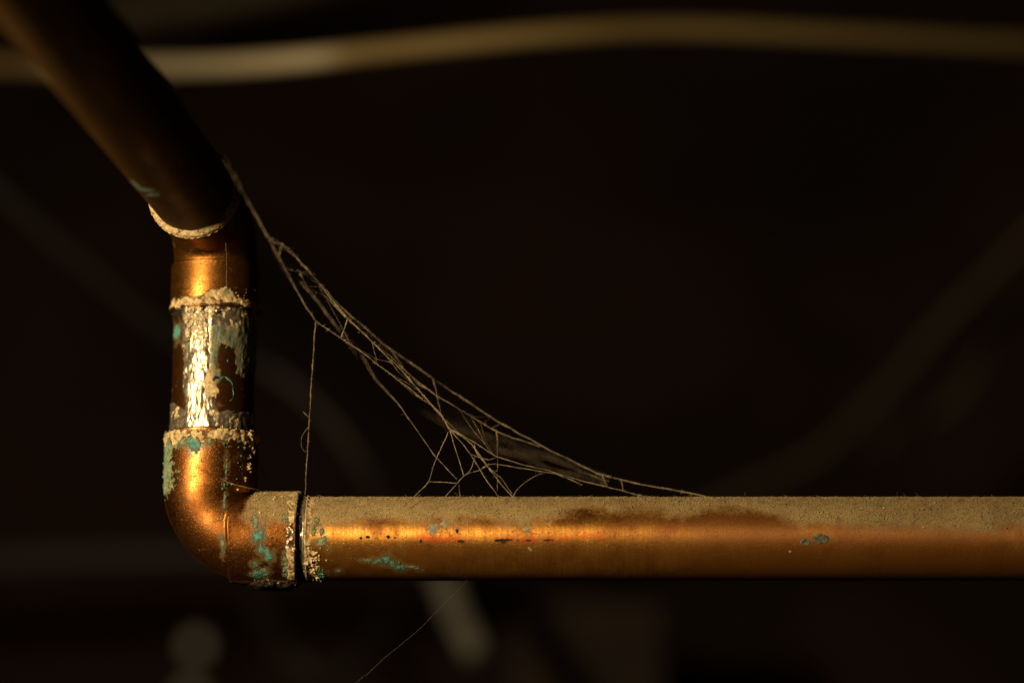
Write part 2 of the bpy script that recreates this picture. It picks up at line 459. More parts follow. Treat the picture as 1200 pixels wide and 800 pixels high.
# angular height on the pipe, as the photo row it would have on the front half
row = 631.5 - 48.5 * np.sin(np.arctan2(N[..., 2], -N[..., 1]) + math.radians(6.7))
row = np.where(N[..., 1] > 0.1, np.where(N[..., 2] > 0, 583, 680), row)
XT = [300, 350, 430, 520, 600, 660, 720, 800, 850, 900, 950, 1050, 1200, 2000]
YT = [622, 621, 616, 613, 614, 607, 601, 604, 597, 606, 616, 620, 622, 622]
thr = np.interp(px, XT, YT)
dust = sstep(13.0, -17.0, row - thr + 12 * fbm(V, 60, 4, 1.0) + 6 * fbm(V, 14, 3, 5.0))
bare = sstep(-0.25, 0.45, fbm(V, 80, 4, 9.0)) * sstep(600, 680, px) * sstep(950, 860, px) * sstep(588, 598, row)
dust = dust * (1 - 0.48 * bare)
smudge = radial_mask(px, row, 455, 614, 30, 6) + 0.9 * radial_mask(px, row, 568, 613, 9, 6)
dust = np.clip(dust * (1 - 0.75 * np.clip(smudge, 0, 1)), 0, 1)
fib = V * np.array([0.28, 1, 1])
redn = fbm(V * np.array([0.55, 1, 1]), 6, 4, 3.0, 0.75)
redw = np.exp(-((row - 631) / 6) ** 2) * sstep(465, 500, px) * sstep(725, 690, px) * (0.72 + 0.28 * np.sin(px / 19))
redw = np.maximum(redw, 0.9 * radial_mask(px, row, 690, 627, 24, 6))
redw = np.maximum(redw, 0.8 * radial_mask(px, row, 788, 620, 14, 6))
redw = np.maximum(redw, 0.35 * np.exp(-((row - 620) / 9) ** 2) * sstep(700, 800, px) * sstep(1000, 900, px))
red = np.clip(redw * (0.66 + 2.2 * redn), 0, 1)
darkn = fbm(fib, 12, 3, 7.0)
darkw = np.exp(-((row - 633) / 2.2) ** 2) * sstep(500, 540, px) * sstep(690, 640, px)
dark = np.clip(darkw * (darkn * 2.6 + 0.25), 0, 1)
for (cx, cy, rx, ry) in [(431, 629, 4, 2), (455, 629, 3, 3), (423, 630, 2.5, 2), (493, 634, 2, 4), (536, 622, 2, 4), (590, 635, 4, 3),
                         (540, 634, 5, 2.4), (463, 630, 2, 2)]:
    dark = np.maximum(dark, 0.9 * radial_mask(px, row, cx, cy, rx, ry))
tarn_shade = sstep(630, 644, row + 4 * fbm(fib, 30, 3, 2.0)) * 0.75 + 0.25 * sstep(0.15, 0.45, fbm(V, 40, 3, 4.0))
tarn_shade = np.maximum(tarn_shade, 1.0 * sstep(640, 860, px + 60 * fbm(fib, 60, 3, 25)))  # painted light: highlight fades toward the right end through the tarnish colour
o = link_mesh('pipe', V.reshape(-1, 3), grid_quads(*S.shape, True), M_PIPE, run,
              {'dust': dust, 'red': red * front, 'dark': dark * front, 'tarnish_shade': np.clip(tarn_shade, 0, 1), 'green': halo(level, px, py, V, 7) * front})
tag(o, 'level copper pipe with grey dust along its top')
level_data = (V.reshape(-1, 3), N.reshape(-1, 3), dust.ravel(), px.ravel())
level_part = o
# --- riser
S, T, V, N = sample_surf(riser, 0, riser.L, 1.5 * PX, 1.4, PIPE_R)
register(riser, S, T, V, N)
px, py, z = project(V)
o = link_mesh('pipe', V.reshape(-1, 3), grid_quads(*S.shape, True), M_RISER, run,
              {'dust': np.zeros(S.shape), 'red': np.zeros(S.shape),
               'dark': np.clip(0.2 + 0.8 * fbm(V, 25, 3, 3), 0, 0.6), 'tarnish_shade': np.full(S.shape, 0.8), 'green': halo(riser, px, py, V, 8)})
tag(o, 'short upright copper pipe between the two elbows')
riser_part = o
# --- upper pipe, coming toward the photographer
S, T, V, N = sample_surf(coming, 0, coming.L, 2.5 * PX, 2.5, PIPE_R)
register(coming, S, T, V, N, 1)
px, py, z = project(V)
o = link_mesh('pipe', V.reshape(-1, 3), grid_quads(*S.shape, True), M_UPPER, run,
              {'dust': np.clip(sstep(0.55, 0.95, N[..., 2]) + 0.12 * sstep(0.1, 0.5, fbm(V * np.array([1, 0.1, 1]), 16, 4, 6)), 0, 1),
               'red': np.zeros(S.shape), 'dark': np.zeros(S.shape), 'tarnish_shade': np.clip(0.75 + 0.6 * fbm(V, 50, 3, 2), 0, 1)})
tag(o, 'dull, darkened brown copper pipe slanting up out of focus toward the viewer')
coming_part = o
# --- lower elbow
S, T, V, N = sample_surf(lower, 0, lower.L, 1.1 * PX, 1.2, RS)
register(lower, S, T, V, N)
px, py, z = project(V)
front = (N * (CAM - V)).sum(-1) > 0
nz = N[..., 2]
sfrac = (S - lower.s1) / lower.R
hpart = sstep(0.75, 1.45, sfrac + 0.35 * fbm(V, 30, 4, 17))
dust = sstep(0.08, 0.52, nz + 0.28 * fbm(V, 40, 4, 1) + 0.10 * fbm(V, 10, 3, 4)) * hpart
dust = np.maximum(dust, 0.30 * sstep(0.0, 0.5, fbm(V, 22, 4, 8)) * sstep(600, 560, py))
green_band = sstep(206, 192, px) * sstep(505, 512, py) * sstep(588, 572, py)
scr = sstep(0.25, 0.5, fbm(V, 18, 4, 12))
dark = np.clip(0.75 * sstep(0.25, 0.6, fbm(V, 7, 3, 31)) + 0.7 * sstep(0.22, 0.55, fbm(V, 24, 4, 14, 0.62)), 0, 1) * 0.8
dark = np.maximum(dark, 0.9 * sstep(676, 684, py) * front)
tarn_shade = np.clip(0.45 + 1.2 * fbm(V, 40, 4, 21) + 0.25 * sstep(640, 670, py) + 0.35 * sstep(255, 285, px) * sstep(590, 560, py), 0, 1)  # heavier toward the bottom and on the right side of the upright mouth
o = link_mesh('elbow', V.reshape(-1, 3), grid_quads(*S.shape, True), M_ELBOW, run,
              {'dust': np.clip(dust, 0, 1), 'red': 0.0 * scr, 'dark': dark, 'tarnish_shade': tarn_shade, 'green': np.clip(halo(lower, px, py, V, 9) + 0.8 * green_band, 0, 1) * front})
tag(o, 'lower copper elbow spotted with green and cream corrosion')
elbow_low = o
elbow_data = (V.reshape(-1, 3), N.reshape(-1, 3), (np.clip(dust, 0, 1) * hpart).ravel(), px.ravel())
# --- upper elbow
S, T, V, N = sample_surf(upper, 0, upper.L, 1.3 * PX, 1.4, RS)
register(upper, S, T, V, N)
px, py, z = project(V)
o = link_mesh('elbow', V.reshape(-1, 3), grid_quads(*S.shape, True), M_ELBOW2, run,
              {'dust': np.clip(sstep(0.5, 0.9, N[..., 2]), 0, 1), 'red': np.zeros(S.shape),
               'dark': np.clip(0.75 * sstep(0.1, 0.5, fbm(V, 26, 4, 3)), 0, 1),
               'tarnish_shade': np.clip(0.75 + 1.2 * fbm(V, 34, 4, 9), 0, 1)})
tag(o, 'upper copper elbow turning toward the viewer')
elbow_up = o

# ------------------------------------------------------------------ soldered joints: lumpy rings across each socket mouth
def joint(name, parent, O, axis, u, r_sock, s0, s1, profile, seed, res=0.75):
    """profile(s_px, theta, noise fields) -> (height over base px, attrs); base radius follows socket (s<0) or pipe (s>0)"""
    tb = Tube(O, axis, 1, PIPE_R, u)
    ns = int((s1 - s0) / res) + 1
    nt = int(2 * math.pi * RS / (res * 1.1 * PX))
    s = np.linspace(s0, s1, ns); t = np.arange(nt) * 2 * math.pi / nt
    Sg, Tg = np.meshgrid(s, t, indexing='ij')
    base = np.where(Sg < 0, r_sock, PIPE_R) / PX
    base = PIPE_R / PX + (r_sock - PIPE_R) / PX * sstep(1.5, -1.0, Sg)
    tb.radius = base * PX
    V0, N0 = tb.eval(Sg * PX, Tg)
    qx, qy, _ = project(V0)
    h, at = profile(Sg, Tg, V0, qx, qy)
    at['thick'] = np.clip((h + 0.75) / 1.5, 0, 1)
    edge = np.minimum(sstep(s0, s0 + 2.5, Sg), sstep(s1, s1 - 2.5, Sg))
    h = h * edge - 1.2 * (1 - edge)
    V1 = V0 + N0 * (h * PX)[..., None]
    F = grid_quads(ns, nt, True)
    keep = (h.ravel()[F] > -0.7).any(1)
    V2, F2, at2 = compact(V1.reshape(-1, 3), F[keep], {k: np.broadcast_to(a, Sg.shape).ravel() for k, a in at.items()})
    return link_mesh(name, V2, F2, M_SOLDER, parent, at2)
def lumps(V, size, seed, sharp=0.5):
    return np.abs(fbm(V, size, 3, seed)) * 2 * sharp + fbm(V, size * 0.5, 3, seed + 3) * (1 - sharp)
def clumps(V, size, seed):
    """separate rounded grains with gaps"""
    a = fbm(V, size, 2, seed); b = fbm(V, size * 0.45, 3, seed + 2)
    return np.clip(0.5 + 1.1 * a + 0.8 * b, 0, 1.6)
def prof_right(s, t, V, qx, qy):
    n = fbm(V, 11, 4, 41); c = clumps(V, 9, 43); low = sstep(640, 672, qy); sp = fbm(V, 7, 3, 47, 0.65)
    crust_a = sstep(-13 + 7 * n, -8 + 7 * n, s) * sstep(1.0, -1.5, s)
    bead = np.exp(-((s - 10) / 3.0) ** 2)
    speck = sstep(9, 12, s) * sstep(-0.10, 0.10, sp + 0.22 + 0.15 * low - sstep(13, 30 + 10 * low, s) * 0.75)
    h = -1.5 + crust_a * (0.9 + 1.3 * c) + bead * (3.0 + 0.8 * n) + speck * (1.4 + 1.1 * c) + sstep(0, 2, s) * sstep(9, 6, s) * 1.8
    dk = sstep(-1.5, 0.8, s + 2.0 * n) * sstep(8.0, 6.0, s + 2.5 * n)
    dk = np.maximum(dk, low * sstep(672, 682, qy + 6 * n) * 0.9)
    cr = np.maximum(crust_a * (0.30 + 0.55 * sstep(8, 26, np.abs(qy - 627))), speck * 0.9)
    return h, {'crust': cr, 'dark': dk, 'green': sstep(0.1, 0.5, fbm(V, 16, 3, 52)) * 0.5}
def prof_lower_top(s, t, V, qx, qy):
    n = fbm(V, 16, 4, 61); c = clumps(V, 8.5, 63)
    crust = sstep(-17 + 12 * n, -11 + 12 * n, s + 3 * fbm(V, 5, 3, 66)) * sstep(1.5, -2.0, s)
    grv = sstep(-0.5, 1.0, s) * sstep(12, 9, s + 5 * n)
    h = -1.6 + crust * (1.0 + 1.7 * c) + grv * (2.0 + 0.9 * c)
    gap = sstep(0.30, 0.05, c) * 0.8
    return h, {'crust': crust * 0.95, 'dark': np.maximum(grv * 0.95, gap), 'green': 0.45 * sstep(0.1, 0.4, fbm(V, 18, 3, 67)) * sstep(-6, -12, s)}
def prof_upper_bottom(s, t, V, qx, qy):
    n = fbm(V, 17, 4, 71); c = clumps(V, 10, 73)
    wide = 12 + 8 * np.exp(-((qx - 256) / 22) ** 2)
    crust = sstep(-wide + 11 * n - 3, -wide + 11 * n + 3, s + 3 * fbm(V, 6, 3, 76)) * sstep(1.5, -1.0, s)
    under = sstep(-0.5, 1.0, s) * sstep(13, 9, s + 8 * n)
    h = -1.6 + crust * (0.9 + 1.5 * c) + under * (1.8 + 1.5 * c)
    hole = sstep(-0.05, 0.15, fbm(V, 24, 3, 78) + 0.10) * sstep(-7, -1, s + 3 * n)
    gap = sstep(0.25, 0.05, c) * 0.75
    return h, {'crust': np.clip(crust + 0.6 * under * (1 - hole), 0, 1) * 0.9, 'dark': np.maximum(hole * sstep(14, 9, s), gap),
               'green': 0.7 * sstep(-8, -14, s) * sstep(-0.2, 0.2, fbm(V, 25, 3, 77))}
def prof_ring(s, t, V, qx, qy):
    n = fbm(V, 10, 4, 81); l = lumps(V, 6, 83)
    fil = sstep(-4.5, -1.5, s) * sstep(14, 3, s + 4 * n)
    h = -1.5 + fil * (3.0 + 1.6 * l) + sstep(0, 1, s) * sstep(12, 1, s) * 3.8
    return h, {'crust': 0.60 + 0.3 * sstep(-0.2, 0.3, n + 0.05), 'dark': 0.7 * sstep(10.0, 13.0, s + 4 * n), 'green': 0.0 * s}
j1 = joint('solder_joint', elbow_low, K + np.array([LH, 0, 0]), (1, 0, 0), (0, -1, 0), RS + 0.9 * PX, -16, 36, prof_right, 1)
j2 = joint('solder_joint', elbow_low, K + np.array([0, 0, LV]), (0, 0, 1), (0, -1, 0), RS + 0.9 * PX, -28, 16, prof_lower_top, 2)
j3 = joint('solder_joint', elbow_up, U - np.array([0, 0, LU1]), (0, 0, -1), (0, -1, 0), 53.3 * PX, -30, 18, prof_upper_bottom, 3)
j4 = joint('solder_joint', elbow_up, U + DU * LU2, DU, (0, 0, -1), 53.1 * PX, -6, 16, prof_ring, 4, 0.6)
tag(j1, 'cream crusted solder joint on the level pipe'); tag(j2, 'golden crust around the lower elbow mouth')
tag(j3, 'pale crust under the upper elbow'); tag(j4, 'bright solder ring around the slanting pipe')

# ------------------------------------------------------------------ shells: raised patches grown on a surface
def patch(name, surf, parent, cx, cy, half_s, half_t, mask_fn, mat, label=None, res=0.6, attrs_fn=None, rad=48.5):
    """grid window of +-half_s, +-half_t photo pixels around the spot seen at (cx, cy)"""
    sf, s0, t0 = find(cx, cy, surf)
    ns = int(2 * half_s / res) + 1; nt = int(2 * half_t / res) + 1
    Sg, Tg = np.meshgrid(s0 + np.linspace(-half_s, half_s, ns) * PX, t0 + np.linspace(-half_t, half_t, nt) / rad, indexing='ij')
    V0, N0 = surf.eval(Sg, Tg)
    qx, qy, _ = project(V0)
    m = mask_fn(qx, qy, V0)                       # height in px; below 0 is hidden
    V1 = V0 + N0 * (np.maximum(m, -0.8) * PX)[..., None]
    F = grid_quads(ns, nt, False)
    keep = (m.ravel()[F] > -0.3).any(1)
    if keep.sum() < 4: return None
    at = attrs_fn(qx, qy, V0) if attrs_fn else {}
    if 'thick' not in at: at['thick'] = np.clip((m - 0.1) / 1.1, 0, 1)
    V2, F2, at2 = compact(V1.reshape(-1, 3), F[keep], {k: np.broadcast_to(a, Sg.shape).ravel() for k, a in at.items()})
    o = link_mesh(name, V2, F2, mat, parent, at2)
    if label: o['label'] = label
    return o
def blob(cx, cy, rx, ry, h=2.0, rag=0.7, seed=0, ang=0.0):
    ca, sa = math.cos(ang), math.sin(ang)
    def f(qx, qy, V):
        dx, dy = qx - cx, qy - cy
        a, b = (dx * ca + dy * sa) / rx, (-dx * sa + dy * ca) / ry
        d = 1 - np.sqrt(a * a + b * b) + (rag if rag < 0.36 else rag + 0.25) * (1.1 * fbm(V, max(4, 0.9 * max(rx, ry)), 4, seed + 90) + 0.9 * fbm(V, 4.5, 3, seed + 93, 0.65))
        return np.where(d > 0, 0.05 + h * 0.42 * np.clip(d * 1.3, 0, 1) * (0.5 + 1.3 * np.abs(lumps(V, 4.0, seed + 95))), d * 4)
    return f
PARENT = {lower: elbow_low, level: level_part, riser: riser_part, coming: coming_part}
for i, (sf, x, y, rx, ry, h, rag, pale, ang) in enumerate(V_SPOTS):
    par = PARENT[sf]
    r = max(rx, ry) * 1.7 + 3
    nm = 'solder_drop' if pale == 2 else 'verdigris_patch'
    patch(nm, sf, par, x, y, r * (2.2 if sf is coming else 1), r * 1.5, blob(x, y, rx, ry, h, rag, i * 1.7, ang), [M_VERD, M_VERDP, M_TIN][pale], res=0.6,
          attrs_fn=(lambda f: lambda qx, qy, V: {'thick': np.clip(f(qx, qy, V) / 0.9, 0, 1)})(blob(x, y, rx, ry, h, rag, i * 1.7, ang)))
# green fuzz down the left cheek of the lower elbow
def cheek(qx, qy, V):
    d = sstep(215, 190, qx + 6 * fbm(V, 10, 3, 5)) * sstep(500, 512, qy) * sstep(592, 566, qy + 8 * fbm(V, 12, 3, 6)) - 0.50 + 0.8 * fbm(V, 9, 4, 7, 0.65) + 0.4 * fbm(V, 4, 3, 8)
    return np.where(d > 0, 0.3 + 2.0 * d * (0.3 + np.abs(lumps(V, 4, 9)) * 1.8), d * 4)
sf, s0, t0 = find(196, 540, lower)
patch('verdigris_patch', lower, elbow_low, 196, 540, 52, 60, cheek, M_VERDP, 'long pale green bloom on the cheek of the elbow', 0.8,
      lambda qx, qy, V: {'thick': np.clip(cheek(qx, qy, V) / 1.0, 0, 1)})
# ring-shaped blisters on the level pipe
def blister(cx, cy, rx, ry, seed):
    def f(qx, qy, V):
        d = np.sqrt(((qx - cx) / rx) ** 2 + ((qy - cy) / ry) ** 2) + 0.45 * fbm(V, 6, 4, seed, 0.65)
        return np.where(d < 1.2, 0.65 * np.exp(-((d - 0.7) / 0.25) ** 2) + 0.2 * fbm(V, 3, 2, seed + 1) - 0.1 * (d > 1.0), -1.0)
    return f
M_BLIS = plain_material('grey_green_oxide', (0.035, 0.032, 0.018), (0.17, 0.155, 0.09), 1600, 0.85, 0.00008)
patch('blister', level, level_part, 963, 631, 16, 14, blister(962, 631, 10, 5.2, 3), M_BLIS)
patch('blister', level, level_part, 944, 635, 11, 10, blister(944, 635, 5.5, 4, 5), M_BLIS)

# solder smeared over the riser
def smear(qx, qy, V):
    n = fbm(V, 22, 4, 101)
    strip = sstep(212, 218, qx + 5 * n) * sstep(262, 244, qx + 26 * n)
    top = sstep(212, 217, qx + 3 * n) * sstep(404, 386, qy + 22 * n - 0.35 * (qx - 240) * (qx > 240))
    tail = sstep(268, 284, qx) * sstep(455, 425, qy + 16 * n)
    foot = sstep(478, 486, qy + 10 * n + 0.12 * (270 - qx))
    patch_r = radial_mask(qx, qy, 247, 452, 7, 16) * 1.3
    d = np.maximum.reduce([strip, top, tail * 0.9, foot, patch_r]) - 0.45 + 0.25 * fbm(V, 6, 3, 103)
    l = lumps(V * np.array([1, 1, 0.45]), 14, 105, 0.7)
    return np.where(d > 0, 0.2 + 0.9 * np.clip(d * 2, 0, 1) + 1.7 * l, d * 5)
def smear_at(qx, qy, V):
    n = fbm(V, 14, 4, 111)
    strip = sstep(214, 219, qx) * sstep(256, 240, qx + 12 * n)
    crust = (1 - strip) * 0.55 * sstep(-0.2, 0.3, n) + 0.9 * radial_mask(qx, qy, 247, 452, 8, 18) + 0.45 * strip * sstep(425, 395, qy)
    green = 0.95 * sstep(240, 252, qx) * sstep(374, 388, qy) * sstep(470, 430, qy)
    green = np.maximum(green, 0.4 * sstep(0.1, 0.4, fbm(V, 30, 3, 113)) * (1 - strip))
    dark = 0.7 * sstep(0.15, 0.45, fbm(V, 16, 4, 115)) * (1 - 0.8 * strip) + 0.45 * sstep(0.1, 0.4, fbm(V * np.array([1, 1, 0.45]), 9, 4, 117, 0.6)) * strip
    return {'crust': np.clip(crust, 0, 1), 'dark': np.clip(dark, 0, 1), 'green': green}
patch('solder_smear', riser, riser_part, 250, 428, 72, 88, smear, M_SOLDER, 'silvery lumpy solder smeared down the short pipe', 0.7, smear_at)
def curl(qx, qy, V):                              # thin green outline beside the smear
    d = np.abs(np.sqrt(((qx - 263) / 11) ** 2 + ((qy - 458) / 15) ** 2) - 1 + 0.25 * fbm(V, 14, 3, 121))
    side = sstep(462, 446, qy + 14 * fbm(V, 12, 3, 123)) + sstep(266, 272, qx)
    return np.where((d < 0.05 + 0.10 * fbm(V, 7, 3, 127)) & (side > 0.4), 0.7, -1.0)
patch('verdigris_patch', riser, riser_part, 262, 456, 24, 24, curl, M_VERD, None, 0.6, lambda qx, qy, V: {'thick': 0.8 + 0 * qx})
# black flux drip hanging under the elbow's level socket
def drip(qx, qy, V):
    w, _, _ = project(V)
    low = (K[2] - V[..., 2]) / RS
    d = sstep(284, 312, w + 10 * fbm(V, 16, 3, 130)) * sstep(354, 338, w) * sstep(0.88, 0.985, low + 0.10 * fbm(V, 14, 3, 131)) - 0.35 + 0.2 * fbm(V, 8, 3, 132)
    return np.where(d > 0, 0.3 + 4.6 * np.clip(d * 1.6, 0, 1) + 2.2 * lumps(V, 7, 133), d * 4)
patch('flux_drip', lower, elbow_low, 318, 678, 44, 60, drip, M_SOLDER, 'black flux drip under the elbow', 0.8,
      lambda qx, qy, V: {'crust': sstep(0.28, 0.45, fbm(V, 6, 3, 141)), 'dark': np.clip(0.95 - 1.2 * sstep(0.25, 0.45, fbm(V, 6, 3, 141)), 0, 1), 'green': 0 * qx})

# ------------------------------------------------------------------ crumbs of flux and oxide, dust grains (too small to pick apart)
OCT_V = np.array([[1, 0, 0], [-1, 0, 0], [0, 1, 0], [0, -1, 0], [0, 0, 1], [0, 0, -1]], float)
OCT_F = np.array([[0, 2, 4], [2, 1, 4], [1, 3, 4], [3, 0, 4], [2, 0, 5], [1, 2, 5], [3, 1, 5], [0, 3, 5]])
def rand_rot(n):
    q = rng.normal(size=(n, 4)); q /= np.linalg.norm(q, axis=1)[:, None]
    w, x, y, z = q.T
    return np.stack([1 - 2 * (y * y + z * z), 2 * (x * y - z * w), 2 * (x * z + y * w), 2 * (x * y + z * w), 1 - 2 * (x * x + z * z), 2 * (y * z - x * w),
                     2 * (x * z - y * w), 2 * (y * z + x * w), 1 - 2 * (x * x + y * y)], -1).reshape(n, 3, 3)
def grains(name, pts, sizes, mat, parent, label=None, smooth=False):
    n = len(pts)
    sh = OCT_V[None] * (0.6 + 0.8 * rng.random((n, 6, 1))) * (0.55 + 0.8 * rng.random((n, 1, 3)))
    Vv = np.einsum('nij,nkj->nki', rand_rot(n), sh) * sizes[:, None, None] + pts[:, None, :]
    F = (OCT_F[None] + 6 * np.arange(n)[:, None, None]).reshape(-1, 3)
    o = link_mesh(name, Vv.reshape(-1, 3), F, mat, parent, smooth=smooth)
    o['kind'] = 'stuff'
    if label: o['label'] = label
    return o
def dust_on(data, count, parent, label, xmax=1300):
    V, N, d, x = data
    w = np.clip(d - 0.12, 0, 1) ** 1.9 * (N[:, 1] < 0.75) * (x < xmax)
    idx = rng.choice(len(V), count, p=w / w.sum())
    pts = V[idx] + rng.normal(size=(count, 3)) * 0.9 * PX
    # back onto the surface, then sink a little
    off = rng.random(count) ** 3 * 1.2
    k = idx
    rad = ((pts - V[k]) * N[k]).sum(1)
    pts = pts + N[k] * (off * PX - rad)[:, None]
    sz = (0.24 + 0.30 * rng.random(count) ** 2 + 0.9 * rng.random(count) * (rng.random(count) > 0.985)) * PX
    return grains('dust', pts, sz, M_GRAIN, parent, label)
dust_on(level_data, 130000, level_part, 'fine grey brown dust lying along the pipe')
dust_on(elbow_data, 16000, elbow_low, 'fine dust on the level socket')
def crumbs(name, specs, mat, parent, label):
    P_, Z_ = [], []
    for (x0, y0, x1, y1, spread, n, size, only) in specs:
        for k in range(int(n * 0.6)):
            f = rng.random()
            x = x0 + (x1 - x0) * f + rng.normal() * spread; y = y0 + (y1 - y0) * f + rng.normal() * spread
            sf, s, t = find(x, y, only)
            v, nn = sf.eval(np.array([s + rng.normal() * 0.7 * PX]), np.array([t + rng.normal() * 0.012]))
            r = size * 0.62 * math.exp(0.5 * rng.normal())
            P_.append(v[0] + nn[0] * 0.4 * r * PX); Z_.append(r * PX)
    return grains(name, np.array(P_), np.array(Z_), mat, parent, label, smooth=False)
crumbs('flux_crumbs', [(292, 503, 297, 530, 1.5, 26, 1.9, lower), (294, 530, 288, 566, 1.6, 26, 1.9, lower),
                       (350, 684, 388, 676, 3.0, 46, 1.8, level), (362, 640, 370, 675, 5.0, 70, 1.5, level),
                       (345, 640, 338, 672, 4.0, 30, 1.3, lower), (196, 505, 294, 503, 4.0, 60, 1.4, lower),
                       (290, 350, 297, 400, 2.0, 24, 1.7, riser), (206, 365, 215, 352, 3, 12, 1.7, upper),
                       (210, 352, 295, 346, 5.0, 40, 1.3, upper), (380, 640, 400, 648, 8, 12, 1.0, level),
                       (300, 585, 330, 590, 9, 26, 1.1, lower), (285, 575, 345, 580, 4, 26, 1.2, lower),
                       (250, 606, 266, 612, 5, 20, 0.9, lower), (210, 480, 290, 484, 4, 18, 1.4, riser)],
       M_CRUMB, run, 'tiny cream crumbs of flux round the joints')
crumbs('verdigris_crumbs', [(266, 512, 263, 600, 1.3, 70, 1.1, lower), (194, 512, 190, 575, 2.5, 110, 1.3, lower),
                            (283, 515, 280, 560, 2.5, 26, 1.4, lower), (299, 590, 302, 680, 4, 40, 1.0, lower),
                            (374, 668, 382, 676, 3, 22, 1.3, level), (215, 545, 218, 600, 8, 40, 0.7, lower),
                            (340, 640, 336, 675, 3, 30, 1.2, lower), (415, 655, 490, 664, 2.0, 46, 0.8, level),
                            (250, 385, 288, 420, 8, 40, 1.2, riser)],
       M_VCRUMB, run, 'tiny green crumbs of corrosion')

# ------------------------------------------------------------------ cobweb
def strand_mesh(pts, r_px, seed, wob=1.3, thin_from=0.0):
    """pts: list of (px, py, depth offset mm) -> dusty thread with uneven thickness"""
    P3 = np.array([cam_point(p[0], p[1], 0.700 + p[2] * MM) for p in pts])
    seg = np.linalg.norm(np.diff(P3, axis=0), axis=1); cum = np.concatenate([[0], np.cumsum(seg)])
    n = max(4, int(cum[-1] / (1.6 * PX)))
    u = np.linspace(0, cum[-1], n)
    # smooth interpolation through the points
    C = np.stack([np.interp(u, cum, P3[:, k]) for k in range(3)], -1)
    if len(pts) > 2:
        for _ in range(16):
            C[1:-1] = 0.25 * C[:-2] + 0.5 * C[1:-1] + 0.25 * C[2:]
    line = np.stack([u, np.full(n, seed * 0.37), np.zeros(n)], -1)
    w = np.minimum(1, np.minimum(np.arange(n), np.arange(n)[::-1]) / 4.0)
    for k in range(3):
        C[:, k] += wob * PX * w * fbm(line + k * 0.9, 26, 3, seed + k)
    r = r_px * PX * (0.75 + 0.5 * np.abs(fbm(line + 3.1, 7, 3, seed)) * 2 + 1.0 * sstep(0.38, 0.6, fbm(line + 7.7, 10, 2, seed + 5)))
    r = r * (0.8 + 0.9 * np.abs(fbm(line + 11.3, 3.4, 2, seed + 9)))
    r = r * (1 - thin_from * sstep(0.40, 0.10, u / cum[-1]))
    t = np.gradient(C, axis=0); t /= np.linalg.norm(t, axis=1)[:, None]
    a = np.cross(t, FWD); a /= np.maximum(np.linalg.norm(a, axis=1)[:, None], 1e-9); b = np.cross(t, a)
    m = 5
    ang = np.arange(m) * 2 * math.pi / m
    V = C[:, None] + (np.cos(ang)[None, :, None] * a[:, None] + np.sin(ang)[None, :, None] * b[:, None]) * r[:, None, None]
    return V.reshape(-1, 3), grid_quads(n, m, True), C, r
web = empty('cobweb', cam_point(601, 582, 0.700), 'dusty grey brown cobweb slung from the upper elbow to the level pipe', 'cobweb')
